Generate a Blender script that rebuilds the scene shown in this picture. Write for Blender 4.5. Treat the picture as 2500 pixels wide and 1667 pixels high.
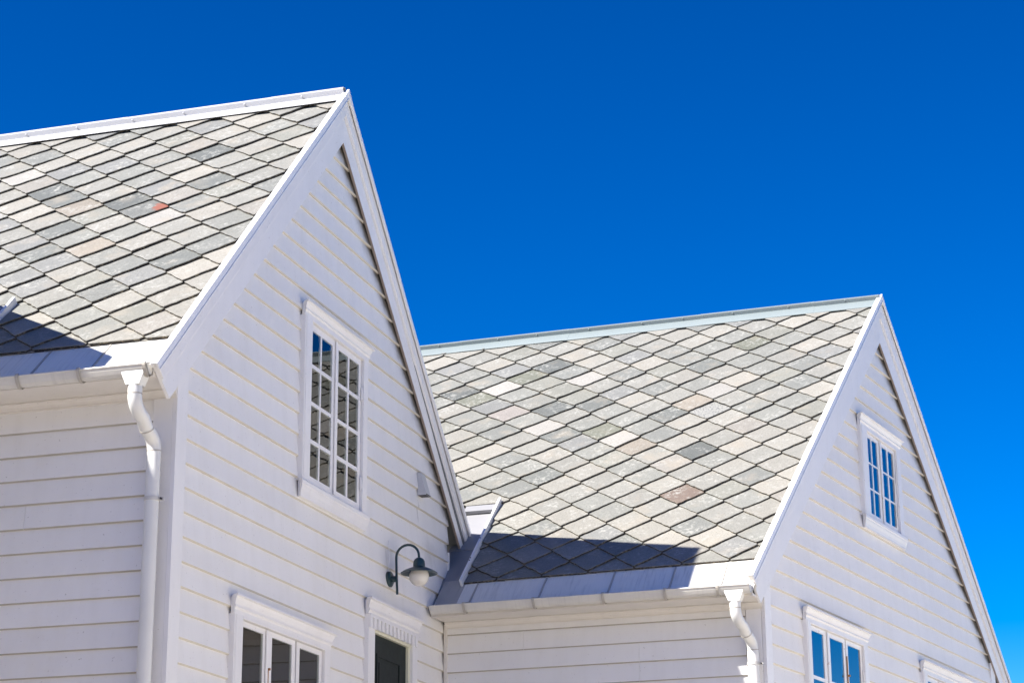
import bpy, bmesh, math, random
from mathutils import Vector, Matrix

random.seed(7)
for o in list(bpy.data.objects):
    bpy.data.objects.remove(o)
SC = bpy.context.scene
COL = SC.collection

# ------------------------------------------------------------------ camera
CAM_POS = (6.09625, -12.13008, 1.65)
RIGHT = Vector((0.9542081, 0.2990685, -0.00670264))
UP = Vector((0.09471687, -0.28079866, 0.95508158))
FWD = Vector((-0.28375272, 0.91198144, 0.29626719))
cam_d = bpy.data.cameras.new("camera")
cam = bpy.data.objects.new("camera", cam_d)
COL.objects.link(cam)
m = Matrix.Identity(4)
for i in range(3):
    m[i][0] = RIGHT[i]; m[i][1] = UP[i]; m[i][2] = -FWD[i]; m[i][3] = CAM_POS[i]
cam.matrix_world = m
cam_d.sensor_width = 36.0
cam_d.lens = 36.0 * 5130.8 / 2500.0
cam_d.clip_start = 0.1
cam_d.clip_end = 5000
SC.camera = cam

# ------------------------------------------------------------------ sky and sun
SUN = Vector((-0.4588, -0.5389, 0.7065)).normalized()
SUN_ELEV = math.asin(SUN.z)
SUN_AZ = math.atan2(SUN.x, SUN.y)          # clockwise from +Y
world = bpy.data.worlds.new("World")
SC.world = world
world.use_nodes = True
wn = world.node_tree
wn.nodes.clear()
sky = wn.nodes.new("ShaderNodeTexSky")
sky.sky_type = 'NISHITA'
sky.sun_disc = False
sky.sun_elevation = SUN_ELEV
sky.sun_rotation = SUN_AZ
sky.altitude = 300
sky.air_density = 1.0
sky.dust_density = 0.3
sky.ozone_density = 4.0
# deep, polarised blue: contrast on the whole sky (same for every ray)
pre = wn.nodes.new("ShaderNodeVectorMath"); pre.operation = 'SCALE'; pre.inputs['Scale'].default_value = 0.13
gm = wn.nodes.new("ShaderNodeGamma"); gm.inputs['Gamma'].default_value = 1.5
post = wn.nodes.new("ShaderNodeVectorMath"); post.operation = 'SCALE'; post.inputs['Scale'].default_value = 1 / 0.13
bg = wn.nodes.new("ShaderNodeBackground")
bg.inputs['Strength'].default_value = 0.13
wo = wn.nodes.new("ShaderNodeOutputWorld")
wn.links.new(sky.outputs[0], pre.inputs[0])
wn.links.new(pre.outputs[0], gm.inputs['Color'])
wn.links.new(gm.outputs[0], post.inputs[0])
hsv = wn.nodes.new("ShaderNodeHueSaturation")
hsv.inputs['Hue'].default_value = 0.509
hsv.inputs['Saturation'].default_value = 1.34
hsv.inputs['Value'].default_value = 0.585
wn.links.new(post.outputs[0], hsv.inputs['Color'])
wn.links.new(hsv.outputs[0], bg.inputs[0])
wn.links.new(bg.outputs[0], wo.inputs[0])

sun_d = bpy.data.lights.new("sun", 'SUN')
sun_d.energy = 4.6
sun_d.angle = math.radians(0.53)
sun_d.color = (1.0, 0.95, 0.88)
sun = bpy.data.objects.new("sun", sun_d)
COL.objects.link(sun)
sun.rotation_euler = SUN.to_track_quat('Z', 'Y').to_euler()
sun.location = (0, 0, 30)

SC.view_settings.view_transform = 'Standard'
SC.view_settings.look = 'None'
SC.view_settings.exposure = 1.45
SC.view_settings.gamma = 1.0
SC.view_settings.use_curve_mapping = False
SC.render.engine = 'CYCLES'
SC.cycles.max_bounces = 8
SC.cycles.diffuse_bounces = 4

# ------------------------------------------------------------------ materials
def mat(name):
    mt = bpy.data.materials.new(name)
    mt.use_nodes = True
    return mt, mt.node_tree, mt.node_tree.nodes['Principled BSDF']

def N(nt, typ, **kw):
    n = nt.nodes.new(typ)
    for k, v in kw.items():
        setattr(n, k, v)
    return n

def ramp(nt, src, stops):
    r = N(nt, 'ShaderNodeValToRGB')
    el = r.color_ramp.elements
    while len(el) < len(stops):
        el.new(0.5)
    for e, (p, c) in zip(el, stops):
        e.position = p
        e.color = (c, c, c, 1) if isinstance(c, (int, float)) else (*c, 1)
    nt.links.new(src, r.inputs[0])
    return r.outputs[0]

def noise(nt, vec, scale, detail=4, rough=0.55, stretch=None):
    if stretch:
        mp = N(nt, 'ShaderNodeMapping')
        mp.inputs['Scale'].default_value = stretch
        nt.links.new(vec, mp.inputs[0]); vec = mp.outputs[0]
    n = N(nt, 'ShaderNodeTexNoise')
    n.inputs['Scale'].default_value = scale
    n.inputs['Detail'].default_value = detail
    n.inputs['Roughness'].default_value = rough
    nt.links.new(vec, n.inputs['Vector'])
    return n.outputs['Fac']

def mix(nt, fac, a, b, typ='MIX'):
    mx = N(nt, 'ShaderNodeMix', data_type='RGBA', blend_type=typ)
    for s, v in ((0, fac), (6, a), (7, b)):
        if hasattr(v, 'is_linked') or hasattr(v, 'links'):
            nt.links.new(v, mx.inputs[s])
        elif isinstance(v, (int, float)):
            mx.inputs[s].default_value = v
        else:
            mx.inputs[s].default_value = (*v, 1)
    return mx.outputs[2]

def bump(nt, bs, h, strength=0.3, dist=0.002):
    b = N(nt, 'ShaderNodeBump')
    b.inputs['Strength'].default_value = strength
    b.inputs['Distance'].default_value = dist
    nt.links.new(h, b.inputs['Height'])
    nt.links.new(b.outputs[0], bs.inputs['Normal'])

def painted_wood(name, col, dirt=(0.45, 0.42, 0.36), amount=0.35, rough=0.55, streak=(1, 1, 1), wear=None):
    mt, nt, bs = mat(name)
    g = N(nt, 'ShaderNodeNewGeometry').outputs['Position']
    oi = N(nt, 'ShaderNodeObjectInfo')
    big = noise(nt, g, 1.3, 3)
    fine = noise(nt, g, 14, 6, 0.65)
    c = mix(nt, ramp(nt, big, [(0.35, 0.0), (0.75, 0.5)]), col, tuple(x * 0.93 for x in col))
    var = ramp(nt, oi.outputs['Random'], [(0.0, 0.95), (1.0, 1.0)])
    c = mix(nt, 1.0, c, var, 'MULTIPLY')
    f2 = ramp(nt, fine, [(0.60, 0.0), (0.82, amount)])
    c = mix(nt, f2, c, dirt)
    sp = noise(nt, g, 55, 2, 0.5)
    c = mix(nt, ramp(nt, sp, [(0.71, 0.0), (0.75, 0.55)]), c, (0.33, 0.31, 0.28))
    dr = noise(nt, g, 5, 4, 0.65, stretch=(1.6, 1.6, 0.22))
    c = mix(nt, ramp(nt, dr, [(0.45, 0.0), (0.80, 0.30)]), c, tuple(x * y for x, y in zip(col, (0.80, 0.79, 0.76))))
    sm = noise(nt, g, 2.6, 6, 0.7)
    c = mix(nt, ramp(nt, sm, [(0.55, 0.0), (0.85, 0.35)]), c, tuple(x * y for x, y in zip(col, (0.88, 0.84, 0.76))))
    if wear:
        w = noise(nt, g, 9, 5, 0.7)
        c = mix(nt, ramp(nt, w, [(wear, 0.0), (wear + 0.03, 0.9)]), c, (0.42, 0.20, 0.07))
    nt.links.new(c, bs.inputs['Base Color'])
    bs.inputs['Roughness'].default_value = rough
    grain = noise(nt, g, 60, 4, 0.6, stretch=(0.25, 0.25, 4.0))
    wav = noise(nt, g, 6, 2, 0.5)
    ad = N(nt, 'ShaderNodeMath', operation='ADD')
    nt.links.new(grain, ad.inputs[0]); nt.links.new(wav, ad.inputs[1])
    bump(nt, bs, ad.outputs[0], 0.35, 0.0015)
    return mt

WHITE = (0.83, 0.815, 0.79)
M = {}
M['board'] = painted_wood('white board paint', WHITE, amount=0.16)
M['lip'] = painted_wood('cream tone on board edges', (0.60, 0.56, 0.48), amount=0.3)  # cream tone on the bottom lip of each board
M['lip_dark'] = painted_wood('dark cream tone on board edges', (0.40, 0.37, 0.31), amount=0.4)  # darker tone for the lips of the eaves wall boards
M['trim'] = painted_wood('white trim paint', (0.82, 0.805, 0.79), amount=0.12, rough=0.45)
M['sash'] = painted_wood('white sash paint with rust', (0.84, 0.82, 0.80), amount=0.2, rough=0.4, wear=0.70)
M['sash_rusty'] = painted_wood('white sash paint with rust blooms', (0.84, 0.82, 0.80), amount=0.3, rough=0.4, wear=0.645)
M['sheath'] = painted_wood('old boarding behind', (0.10, 0.085, 0.07))
M['cream'] = painted_wood('cream door frame paint', (0.74, 0.72, 0.55), amount=0.3)

# boards of the gables: dark brown band where the boards end under the far rake
def gable_board(name, origin, along, apex_s, z_in, slope, stains=()):
    mt = painted_wood(name, WHITE, amount=0.16)
    nt = mt.node_tree; bs = nt.nodes['Principled BSDF']
    src = bs.inputs['Base Color'].links[0].from_socket
    g = N(nt, 'ShaderNodeNewGeometry').outputs['Position']
    sub = N(nt, 'ShaderNodeVectorMath', operation='SUBTRACT'); sub.inputs[1].default_value = origin
    nt.links.new(g, sub.inputs[0])
    dt = N(nt, 'ShaderNodeVectorMath', operation='DOT_PRODUCT'); dt.inputs[1].default_value = along
    nt.links.new(sub.outputs[0], dt.inputs[0])
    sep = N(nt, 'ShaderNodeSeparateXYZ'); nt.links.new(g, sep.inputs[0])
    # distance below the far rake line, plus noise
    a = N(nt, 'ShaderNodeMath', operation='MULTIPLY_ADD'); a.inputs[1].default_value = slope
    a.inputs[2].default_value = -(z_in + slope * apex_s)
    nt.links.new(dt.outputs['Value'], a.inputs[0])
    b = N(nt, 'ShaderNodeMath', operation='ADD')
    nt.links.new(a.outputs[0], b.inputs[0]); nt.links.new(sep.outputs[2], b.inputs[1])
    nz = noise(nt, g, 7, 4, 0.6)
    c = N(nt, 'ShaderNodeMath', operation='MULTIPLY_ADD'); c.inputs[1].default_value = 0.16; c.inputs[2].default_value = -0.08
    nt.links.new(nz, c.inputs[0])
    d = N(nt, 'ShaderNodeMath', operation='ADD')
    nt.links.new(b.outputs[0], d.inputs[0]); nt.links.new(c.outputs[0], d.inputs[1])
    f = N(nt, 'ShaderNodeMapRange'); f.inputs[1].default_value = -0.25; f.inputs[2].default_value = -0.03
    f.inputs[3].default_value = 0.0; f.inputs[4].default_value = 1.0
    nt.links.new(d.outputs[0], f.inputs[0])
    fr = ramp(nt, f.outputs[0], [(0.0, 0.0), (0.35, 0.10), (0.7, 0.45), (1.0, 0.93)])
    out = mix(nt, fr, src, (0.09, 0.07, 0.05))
    for (ps, pz, rs, rz, k) in stains:
        q = N(nt, 'ShaderNodeCombineXYZ')
        nt.links.new(dt.outputs['Value'], q.inputs[0]); nt.links.new(sep.outputs[2], q.inputs[2])
        mp = N(nt, 'ShaderNodeMapping'); mp.inputs['Location'].default_value = (-ps / rs, 0, -pz / rz); mp.inputs['Scale'].default_value = (1 / rs, 1, 1 / rz)
        nt.links.new(q.outputs[0], mp.inputs[0])
        le = N(nt, 'ShaderNodeVectorMath', operation='LENGTH'); nt.links.new(mp.outputs[0], le.inputs[0])
        ad = N(nt, 'ShaderNodeMath', operation='MULTIPLY_ADD'); ad.inputs[1].default_value = 0.9
        nt.links.new(noise(nt, g, 11, 4), ad.inputs[0]); nt.links.new(le.outputs['Value'], ad.inputs[2])
        out = mix(nt, ramp(nt, ad.outputs[0], [(0.45, k), (1.0, 0.0)]), out, (0.22, 0.20, 0.18))
    nt.links.new(out, bs.inputs['Base Color'])
    return mt

def metal(name, col, rough=0.35, streak=0.0, sc=(1, 1, 1)):
    mt, nt, bs = mat(name)
    g = N(nt, 'ShaderNodeNewGeometry').outputs['Position']
    n1 = noise(nt, g, 4, 4)
    c = mix(nt, ramp(nt, n1, [(0.3, 0.0), (0.8, 0.6)]), col, tuple(x * 0.88 for x in col))
    if streak:
        n2 = noise(nt, g, 7, 4, 0.6, stretch=(7.0, 0.5, 0.5))
        n3 = noise(nt, g, 2.2, 3, 0.6)
        fm = N(nt, 'ShaderNodeMath', operation='MULTIPLY')
        nt.links.new(ramp(nt, n2, [(0.48, 0.0), (0.75, streak)]), fm.inputs[0]); nt.links.new(ramp(nt, n3, [(0.35, 0.1), (0.65, 1.0)]), fm.inputs[1])
        c = mix(nt, fm.outputs[0], c, (0.30, 0.29, 0.28))
    nt.links.new(c, bs.inputs['Base Color'])
    bs.inputs['Roughness'].default_value = rough
    bump(nt, bs, noise(nt, g, 3, 2), 0.08, 0.002)
    return mt
M['cap'] = metal('white coated verge metal', (0.83, 0.83, 0.82), 0.3)
M['ridge_white'] = metal('white coated ridge metal', (0.50, 0.495, 0.50), 0.4)
M['ridge_grey'] = metal('pale grey green ridge metal', (0.205, 0.24, 0.24), 0.4)
M['apron'] = metal('white eaves flashing with dirt streaks', (0.76, 0.74, 0.68), 0.6, 0.55)
M['apron_dirty'] = metal('blackened flashing end', (0.42, 0.40, 0.37), 0.6, 1.0)
M['tray'] = metal('grey valley metal', (0.26, 0.26, 0.27), 0.4, 0.3)
M['gutter'] = metal('warm white gutter', (0.62, 0.60, 0.55), 0.4, 0.3)
M['clamp'] = metal('pipe clamp', (0.55, 0.54, 0.51), 0.45, 0.2)
M['bracket'] = metal('weathered gutter bracket', (0.42, 0.39, 0.34), 0.5, 0.3)
M['pipe'] = metal('pale grey white pipe', (0.70, 0.70, 0.67), 0.35)
M['under_trim'] = painted_wood('brown underside of barge board', (0.30, 0.245, 0.21), amount=0.5)  # brown tone for the underside face of the far barge boards
M['soffit'] = painted_wood('eaves paint', (0.72, 0.68, 0.62), amount=0.3)
M['dark_metal'] = metal('dark old iron', (0.03, 0.027, 0.025), 0.5)
M['rust'] = metal('rusty iron', (0.35, 0.16, 0.05), 0.7)
M['lamp_green'] = metal('dark blue green enamel', (0.022, 0.05, 0.055), 0.28)
M['screw'] = metal('pale screw head', (0.75, 0.7, 0.7), 0.4)
M['vent'] = metal('grey vent paint', (0.50, 0.51, 0.53), 0.4)

def simple(name, col, rough=0.5, **kw):
    mt, nt, bs = mat(name)
    bs.inputs['Base Color'].default_value = (*col, 1)
    bs.inputs['Roughness'].default_value = rough
    for k, v in kw.items():
        bs.inputs[k].default_value = v
    return mt
M['under'] = simple('dark roof underlay', (0.03, 0.027, 0.025), 0.9)
M['globe'] = simple('opal glass', (0.66, 0.63, 0.58), 0.12, **{'IOR': 1.5, 'Subsurface Weight': 0.3, 'Subsurface Radius': (0.05, 0.04, 0.03)})
M['inner_frame'] = simple('grey inner window frame', (0.62, 0.61, 0.58), 0.6)
M['room'] = simple('dark room', (0.04, 0.04, 0.045), 0.9)
M['far_roof'] = simple('grey slate, far slope', (0.16, 0.165, 0.16), 0.8)

def door_mat():
    mt, nt, bs = mat('black green door paint')
    g = N(nt, 'ShaderNodeNewGeometry').outputs['Position']
    n = noise(nt, g, 18, 6, 0.7)
    c = mix(nt, ramp(nt, n, [(0.3, 0.0), (0.75, 1.0)]), (0.010, 0.014, 0.013), (0.022, 0.030, 0.028))
    nt.links.new(c, bs.inputs['Base Color']); bs.inputs['Roughness'].default_value = 0.6; bs.inputs['Specular IOR Level'].default_value = 0.2
    bump(nt, bs, noise(nt, g, 40, 5), 0.4, 0.002)
    return mt
M['door'] = door_mat()

def glass_mat(name, ior, wavy):
    mt = bpy.data.materials.new(name); mt.use_nodes = True
    nt = mt.node_tree; nt.nodes.clear()
    out = N(nt, 'ShaderNodeOutputMaterial')
    fr = N(nt, 'ShaderNodeFresnel'); fr.inputs['IOR'].default_value = ior
    gl = N(nt, 'ShaderNodeBsdfGlossy'); gl.inputs['Roughness'].default_value = 0.0
    gl.inputs['Color'].default_value = (1, 1, 1, 1)
    tr = N(nt, 'ShaderNodeBsdfTransparent'); tr.inputs['Color'].default_value = (0.80, 0.84, 0.82, 1)
    ms = N(nt, 'ShaderNodeMixShader')
    g = N(nt, 'ShaderNodeNewGeometry').outputs['Position']
    h = noise(nt, g, 3.5, 2, 0.5)
    b = N(nt, 'ShaderNodeBump'); b.inputs['Strength'].default_value = wavy; b.inputs['Distance'].default_value = 0.02
    nt.links.new(h, b.inputs['Height'])
    nt.links.new(b.outputs[0], gl.inputs['Normal'])
    nt.links.new(fr.outputs[0], ms.inputs[0]); nt.links.new(tr.outputs[0], ms.inputs[1]); nt.links.new(gl.outputs[0], ms.inputs[2])
    nt.links.new(ms.outputs[0], out.inputs[0])
    return mt
M['glass'] = glass_mat('old wavy window glass', 1.52, 0.018)
M['glass2'] = glass_mat('clear window glass', 2.3, 0.03)

def slate_mat(name, patch=None, specks=False):
    mt, nt, bs = mat(name)
    oi = N(nt, 'ShaderNodeObjectInfo')
    g = N(nt, 'ShaderNodeNewGeometry').outputs['Position']
    off = N(nt, 'ShaderNodeVectorMath', operation='MULTIPLY_ADD')
    rnd = N(nt, 'ShaderNodeCombineXYZ')
    for i in range(3):
        nt.links.new(oi.outputs['Random'], rnd.inputs[i])
    off.inputs[1].default_value = (17.3, 31.7, 11.9)
    nt.links.new(rnd.outputs[0], off.inputs[0]); nt.links.new(g, off.inputs[2])
    v = off.outputs[0]
    c = oi.outputs['Color']
    cloud = noise(nt, v, 7, 5, 0.6)
    c = mix(nt, ramp(nt, cloud, [(0.3, 0.0), (0.7, 0.55)]), c, mix(nt, 1.0, c, (0.84, 0.86, 0.86), 'MULTIPLY'))
    fine = noise(nt, v, 42, 8, 0.75)
    c = mix(nt, ramp(nt, fine, [(0.35, 0.35), (0.62, 0.0)]), c, mix(nt, 1.0, c, (0.66, 0.66, 0.66), 'MULTIPLY'))
    pale = noise(nt, v, 26, 6, 0.7)
    lich = noise(nt, v, 5, 2, 0.5)
    fm = N(nt, 'ShaderNodeMath', operation='MULTIPLY')
    nt.links.new(ramp(nt, pale, [(0.50, 0.0), (0.60, 0.75)]), fm.inputs[0])
    nt.links.new(ramp(nt, lich, [(0.44, 0.0), (0.62, 1.0)]), fm.inputs[1])
    c = mix(nt, fm.outputs[0], c, (0.33, 0.328, 0.30))
    grit = noise(nt, v, 75, 6, 0.8)
    c = mix(nt, ramp(nt, grit, [(0.38, 0.6), (0.48, 0.0)]), c, mix(nt, 1.0, c, (0.42, 0.41, 0.39), 'MULTIPLY'))
    c = mix(nt, ramp(nt, grit, [(0.58, 0.0), (0.70, 0.45)]), c, (0.37, 0.366, 0.34))
    tan = noise(nt, v, 3.2, 3, 0.6)
    c = mix(nt, ramp(nt, tan, [(0.56, 0.0), (0.74, 0.45)]), c, (0.275, 0.24, 0.19))
    if specks:
        vo = N(nt, 'ShaderNodeTexVoronoi'); vo.inputs['Scale'].default_value = 42
        nt.links.new(v, vo.inputs['Vector'])
        c = mix(nt, ramp(nt, vo.outputs['Distance'], [(0.27, 0.85), (0.36, 0.0)]), c, (0.08, 0.085, 0.09))
    if patch:
        sep = N(nt, 'ShaderNodeVectorMath', operation='DISTANCE'); sep.inputs[1].default_value = patch
        nt.links.new(g, sep.inputs[0])
        ad = N(nt, 'ShaderNodeMath', operation='MULTIPLY_ADD'); ad.inputs[1].default_value = 0.16
        nt.links.new(noise(nt, g, 22, 5), ad.inputs[0]); nt.links.new(sep.outputs['Value'], ad.inputs[2])
        c = mix(nt, ramp(nt, ad.outputs[0], [(0.155, 0.95), (0.185, 0.0)]), c, (0.21, 0.07, 0.045))
    nt.links.new(c, bs.inputs['Base Color'])
    bs.inputs['Roughness'].default_value = 0.62
    bs.inputs['Specular IOR Level'].default_value = 0.35
    layers = noise(nt, v, 9, 6, 0.62, stretch=(1, 1, 1))
    ad = N(nt, 'ShaderNodeMath', operation='MULTIPLY_ADD'); ad.inputs[1].default_value = 0.35
    nt.links.new(fine, ad.inputs[0]); nt.links.new(layers, ad.inputs[2])
    bump(nt, bs, ad.outputs[0], 0.55, 0.004)
    return mt
M['slate'] = slate_mat('weathered slate face')
M['slate_speck'] = slate_mat('speckled slate face', specks=True)

def edge_mat():
    mt, nt, bs = mat('slate edge with lichen')
    g = N(nt, 'ShaderNodeNewGeometry').outputs['Position']
    n = noise(nt, g, 38, 5, 0.7)
    c = mix(nt, ramp(nt, n, [(0.50, 0.0), (0.66, 1.0)]), (0.03, 0.025, 0.02), (0.24, 0.20, 0.13))
    nt.links.new(c, bs.inputs['Base Color']); bs.inputs['Roughness'].default_value = 0.9
    bump(nt, bs, n, 0.7, 0.004)
    return mt
M['slate_edge'] = edge_mat()

def ground_mat():
    mt, nt, bs = mat('paved street')
    g = N(nt, 'ShaderNodeNewGeometry').outputs['Position']
    n = noise(nt, g, 0.8, 6, 0.6)
    c = mix(nt, ramp(nt, n, [(0.3, 0.0), (0.7, 1.0)]), (0.47, 0.43, 0.375), (0.57, 0.53, 0.475))
    nt.links.new(c, bs.inputs['Base Color']); bs.inputs['Roughness'].default_value = 0.85
    return mt
M['ground'] = ground_mat()

# ------------------------------------------------------------------ builders
class Frame:
    """Local wall axes: s along the wall, o outward, z up."""
    def __init__(self, origin, s, o, z=(0, 0, 1)):
        self.p = Vector(origin); self.s = Vector(s); self.o = Vector(o); self.z = Vector(z)
    def __call__(self, s, o, z):
        return self.p + self.s * s + self.o * o + self.z * z

A2 = math.radians(-1.98); B2 = math.radians(10.26)
IC = Vector((0, 5.3675, 0))
E2S = Vector((math.cos(A2), math.sin(A2), 0)); E2O = Vector((math.sin(A2), -math.cos(A2), 0))
G2S = Vector((math.sin(B2), math.cos(B2), 0)); G2O = Vector((math.cos(B2), -math.sin(B2), 0))
O2 = IC + E2S * 2.8946
FG1 = Frame((0, 0, 0), (0, 1, 0), (1, 0, 0))
FE1 = Frame((0, 0, 0), (1, 0, 0), (0, -1, 0))
FE2 = Frame(IC, E2S, E2O)
FG2 = Frame(O2, G2S, G2O)

class MB:
    def __init__(self):
        self.v = []; self.f = []; self.m = []
    def add(self, verts, faces, mi=0):
        b = len(self.v)
        self.v += [tuple(x) for x in verts]
        for i, f in enumerate(faces):
            self.f.append([b + k for k in f]); self.m.append(mi[i] if isinstance(mi, list) else mi)
    def box(self, F, s0, s1, o0, o1, z0, z1, mi=0):
        vs = [F(s, o, z) for s in (s0, s1) for o in (o0, o1) for z in (z0, z1)]
        self.add(vs, [(0, 1, 3, 2), (4, 6, 7, 5), (0, 4, 5, 1), (2, 3, 7, 6), (0, 2, 6, 4), (1, 5, 7, 3)], mi)
    def prism_sz(self, F, poly, o0, o1, mi=0):
        n = len(poly)
        vs = [F(s, o0, z) for s, z in poly] + [F(s, o1, z) for s, z in poly]
        fs = [tuple(range(n))[::-1], tuple(range(n, 2 * n))] + [(i, (i + 1) % n, n + (i + 1) % n, n + i) for i in range(n)]
        self.add(vs, fs, mi)
    def extrude_s(self, F, prof, s0, s1, mi=0, taper=None, caps=True):
        """profile in (o,z) swept along s; taper(o) widens the ends (mitred returns)."""
        n = len(prof)
        t = taper or (lambda o: 0.0)
        vs = [F(s0 - t(o), o, z) for o, z in prof] + [F(s1 + t(o), o, z) for o, z in prof]
        fs = [(i, (i + 1) % n, n + (i + 1) % n, n + i) for i in range(n)]
        if caps:
            fs += [tuple(range(n))[::-1], tuple(range(n, 2 * n))]
        self.add(vs, fs, mi if not isinstance(mi, list) else mi)
    def tube(self, path, r, seg=14, mi=0, caps=True):
        path = [Vector(p) for p in path]
        rs = r if isinstance(r, (list, tuple)) else [r] * len(path)
        t0 = (path[1] - path[0]).normalized()
        nrm = t0.orthogonal().normalized()
        base = len(self.v)
        for i, p in enumerate(path):
            if i == 0: t = path[1] - path[0]
            elif i == len(path) - 1: t = path[-1] - path[-2]
            else: t = (path[i + 1] - path[i]).normalized() + (path[i] - path[i - 1]).normalized()
            t.normalize()
            nrm = (nrm - t * nrm.dot(t)).normalized()
            bn = t.cross(nrm)
            for k in range(seg):
                a = 2 * math.pi * k / seg
                self.v.append(tuple(p + (nrm * math.cos(a) + bn * math.sin(a)) * rs[i]))
        for i in range(len(path) - 1):
            for k in range(seg):
                k2 = (k + 1) % seg
                self.f.append([base + i * seg + k, base + i * seg + k2, base + (i + 1) * seg + k2, base + (i + 1) * seg + k]); self.m.append(mi)
        if caps:
            self.f.append([base + k for k in range(seg)][::-1]); self.m.append(mi)
            e = base + (len(path) - 1) * seg
            self.f.append([e + k for k in range(seg)]); self.m.append(mi)
    def lathe(self, c, prof, seg=24, mi=0):
        c = Vector(c); base = len(self.v)
        for r, z in prof:
            for k in range(seg):
                a = 2 * math.pi * k / seg
                self.v.append((c.x + r * math.cos(a), c.y + r * math.sin(a), c.z + z))
        for i in range(len(prof) - 1):
            for k in range(seg):
                k2 = (k + 1) % seg
                self.f.append([base + i * seg + k, base + i * seg + k2, base + (i + 1) * seg + k2, base + (i + 1) * seg + k]); self.m.append(mi)
    def build(self, name, mats, parent=None, smooth=False, bevel=0.0):
        me = bpy.data.meshes.new(name)
        me.from_pydata(self.v, [], self.f)
        for mt in (mats if isinstance(mats, (list, tuple)) else [mats]):
            me.materials.append(mt)
        for p, k in zip(me.polygons, self.m):
            p.material_index = k
        bm = bmesh.new(); bm.from_mesh(me)
        bmesh.ops.remove_doubles(bm, verts=bm.verts, dist=1e-5)
        bmesh.ops.recalc_face_normals(bm, faces=bm.faces)
        if smooth:
            for f in bm.faces:
                f.smooth = True
            for e in bm.edges:
                if len(e.link_faces) == 2 and e.calc_face_angle(0) > 0.7:
                    e.smooth = False
        bm.to_mesh(me); bm.free()
        o = bpy.data.objects.new(name, me)
        COL.objects.link(o)
        if parent:
            o.parent = parent
            o.matrix_parent_inverse = parent.matrix_world.inverted()
        if bevel:
            md = o.modifiers.new('bevel', 'BEVEL'); md.width = bevel; md.segments = 2; md.limit_method = 'ANGLE'
        return o

def root(name, loc, label, cat, group=None):
    o = bpy.data.objects.new(name, None)
    COL.objects.link(o)
    o.location = loc
    o.matrix_world = Matrix.Translation(Vector(loc))
    o['label'] = label; o['category'] = cat
    if group: o['group'] = group
    return o

def tagged(o, label=None, kind=None):
    if label: o['label'] = label
    if kind: o['kind'] = kind
    return o

# ------------------------------------------------------------------ ground
gb = MB()
gb.add([(-1500, -1500, 0), (1500, -1500, 0), (1500, 1500, 0), (-1500, 1500, 0)], [(0, 1, 2, 3)])
tagged(gb.build('ground', M['ground']), 'pale paved ground around the houses', 'structure')

# ------------------------------------------------------------------ clapboard walls
def cells_for(s0b, s1b, s0t, s1t, z0, z1, holes):
    """Pieces of one board row with rectangular holes (a,b,za,zb) cut out; grouped when contiguous."""
    hs = sorted(h for h in holes if h[2] < z1 - 1e-4 and h[3] > z0 + 1e-4 and h[0] < max(s1b, s1t) and h[1] > min(s0b, s0t))
    def lo(z): return s0b + (s0t - s0b) * (z - z0) / (z1 - z0)
    def hi(z): return s1b + (s1t - s1b) * (z - z0) / (z1 - z0)
    groups = [[]]
    cur = None
    for h in hs:
        groups[-1].append(('L', cur, h[0], z0, z1))
        if h[2] > z0 + 0.004: groups[-1].append(('M', h[0], h[1], z0, h[2]))
        elif h[3] < z1 - 0.004: groups[-1].append(('M', h[0], h[1], h[3], z1))
        else: groups.append([])
        cur = h[1]
    groups[-1].append(('L', cur, None, z0, z1))
    res = []
    for g in groups:
        out = []
        for _, a, b, za, zb in g:
            p = [a if a is not None else lo(za), b if b is not None else hi(za), b if b is not None else hi(zb), a if a is not None else lo(zb)]
            if a is None and b is not None and lo(za) > b - 0.01: continue
            if max(p[1] - p[0], p[2] - p[3]) < 0.012: continue
            p[1] = max(p[1], p[0]); p[2] = max(p[2], p[3])
            out.append((p, za, zb))
        if out: res.append(out)
    return res

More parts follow.
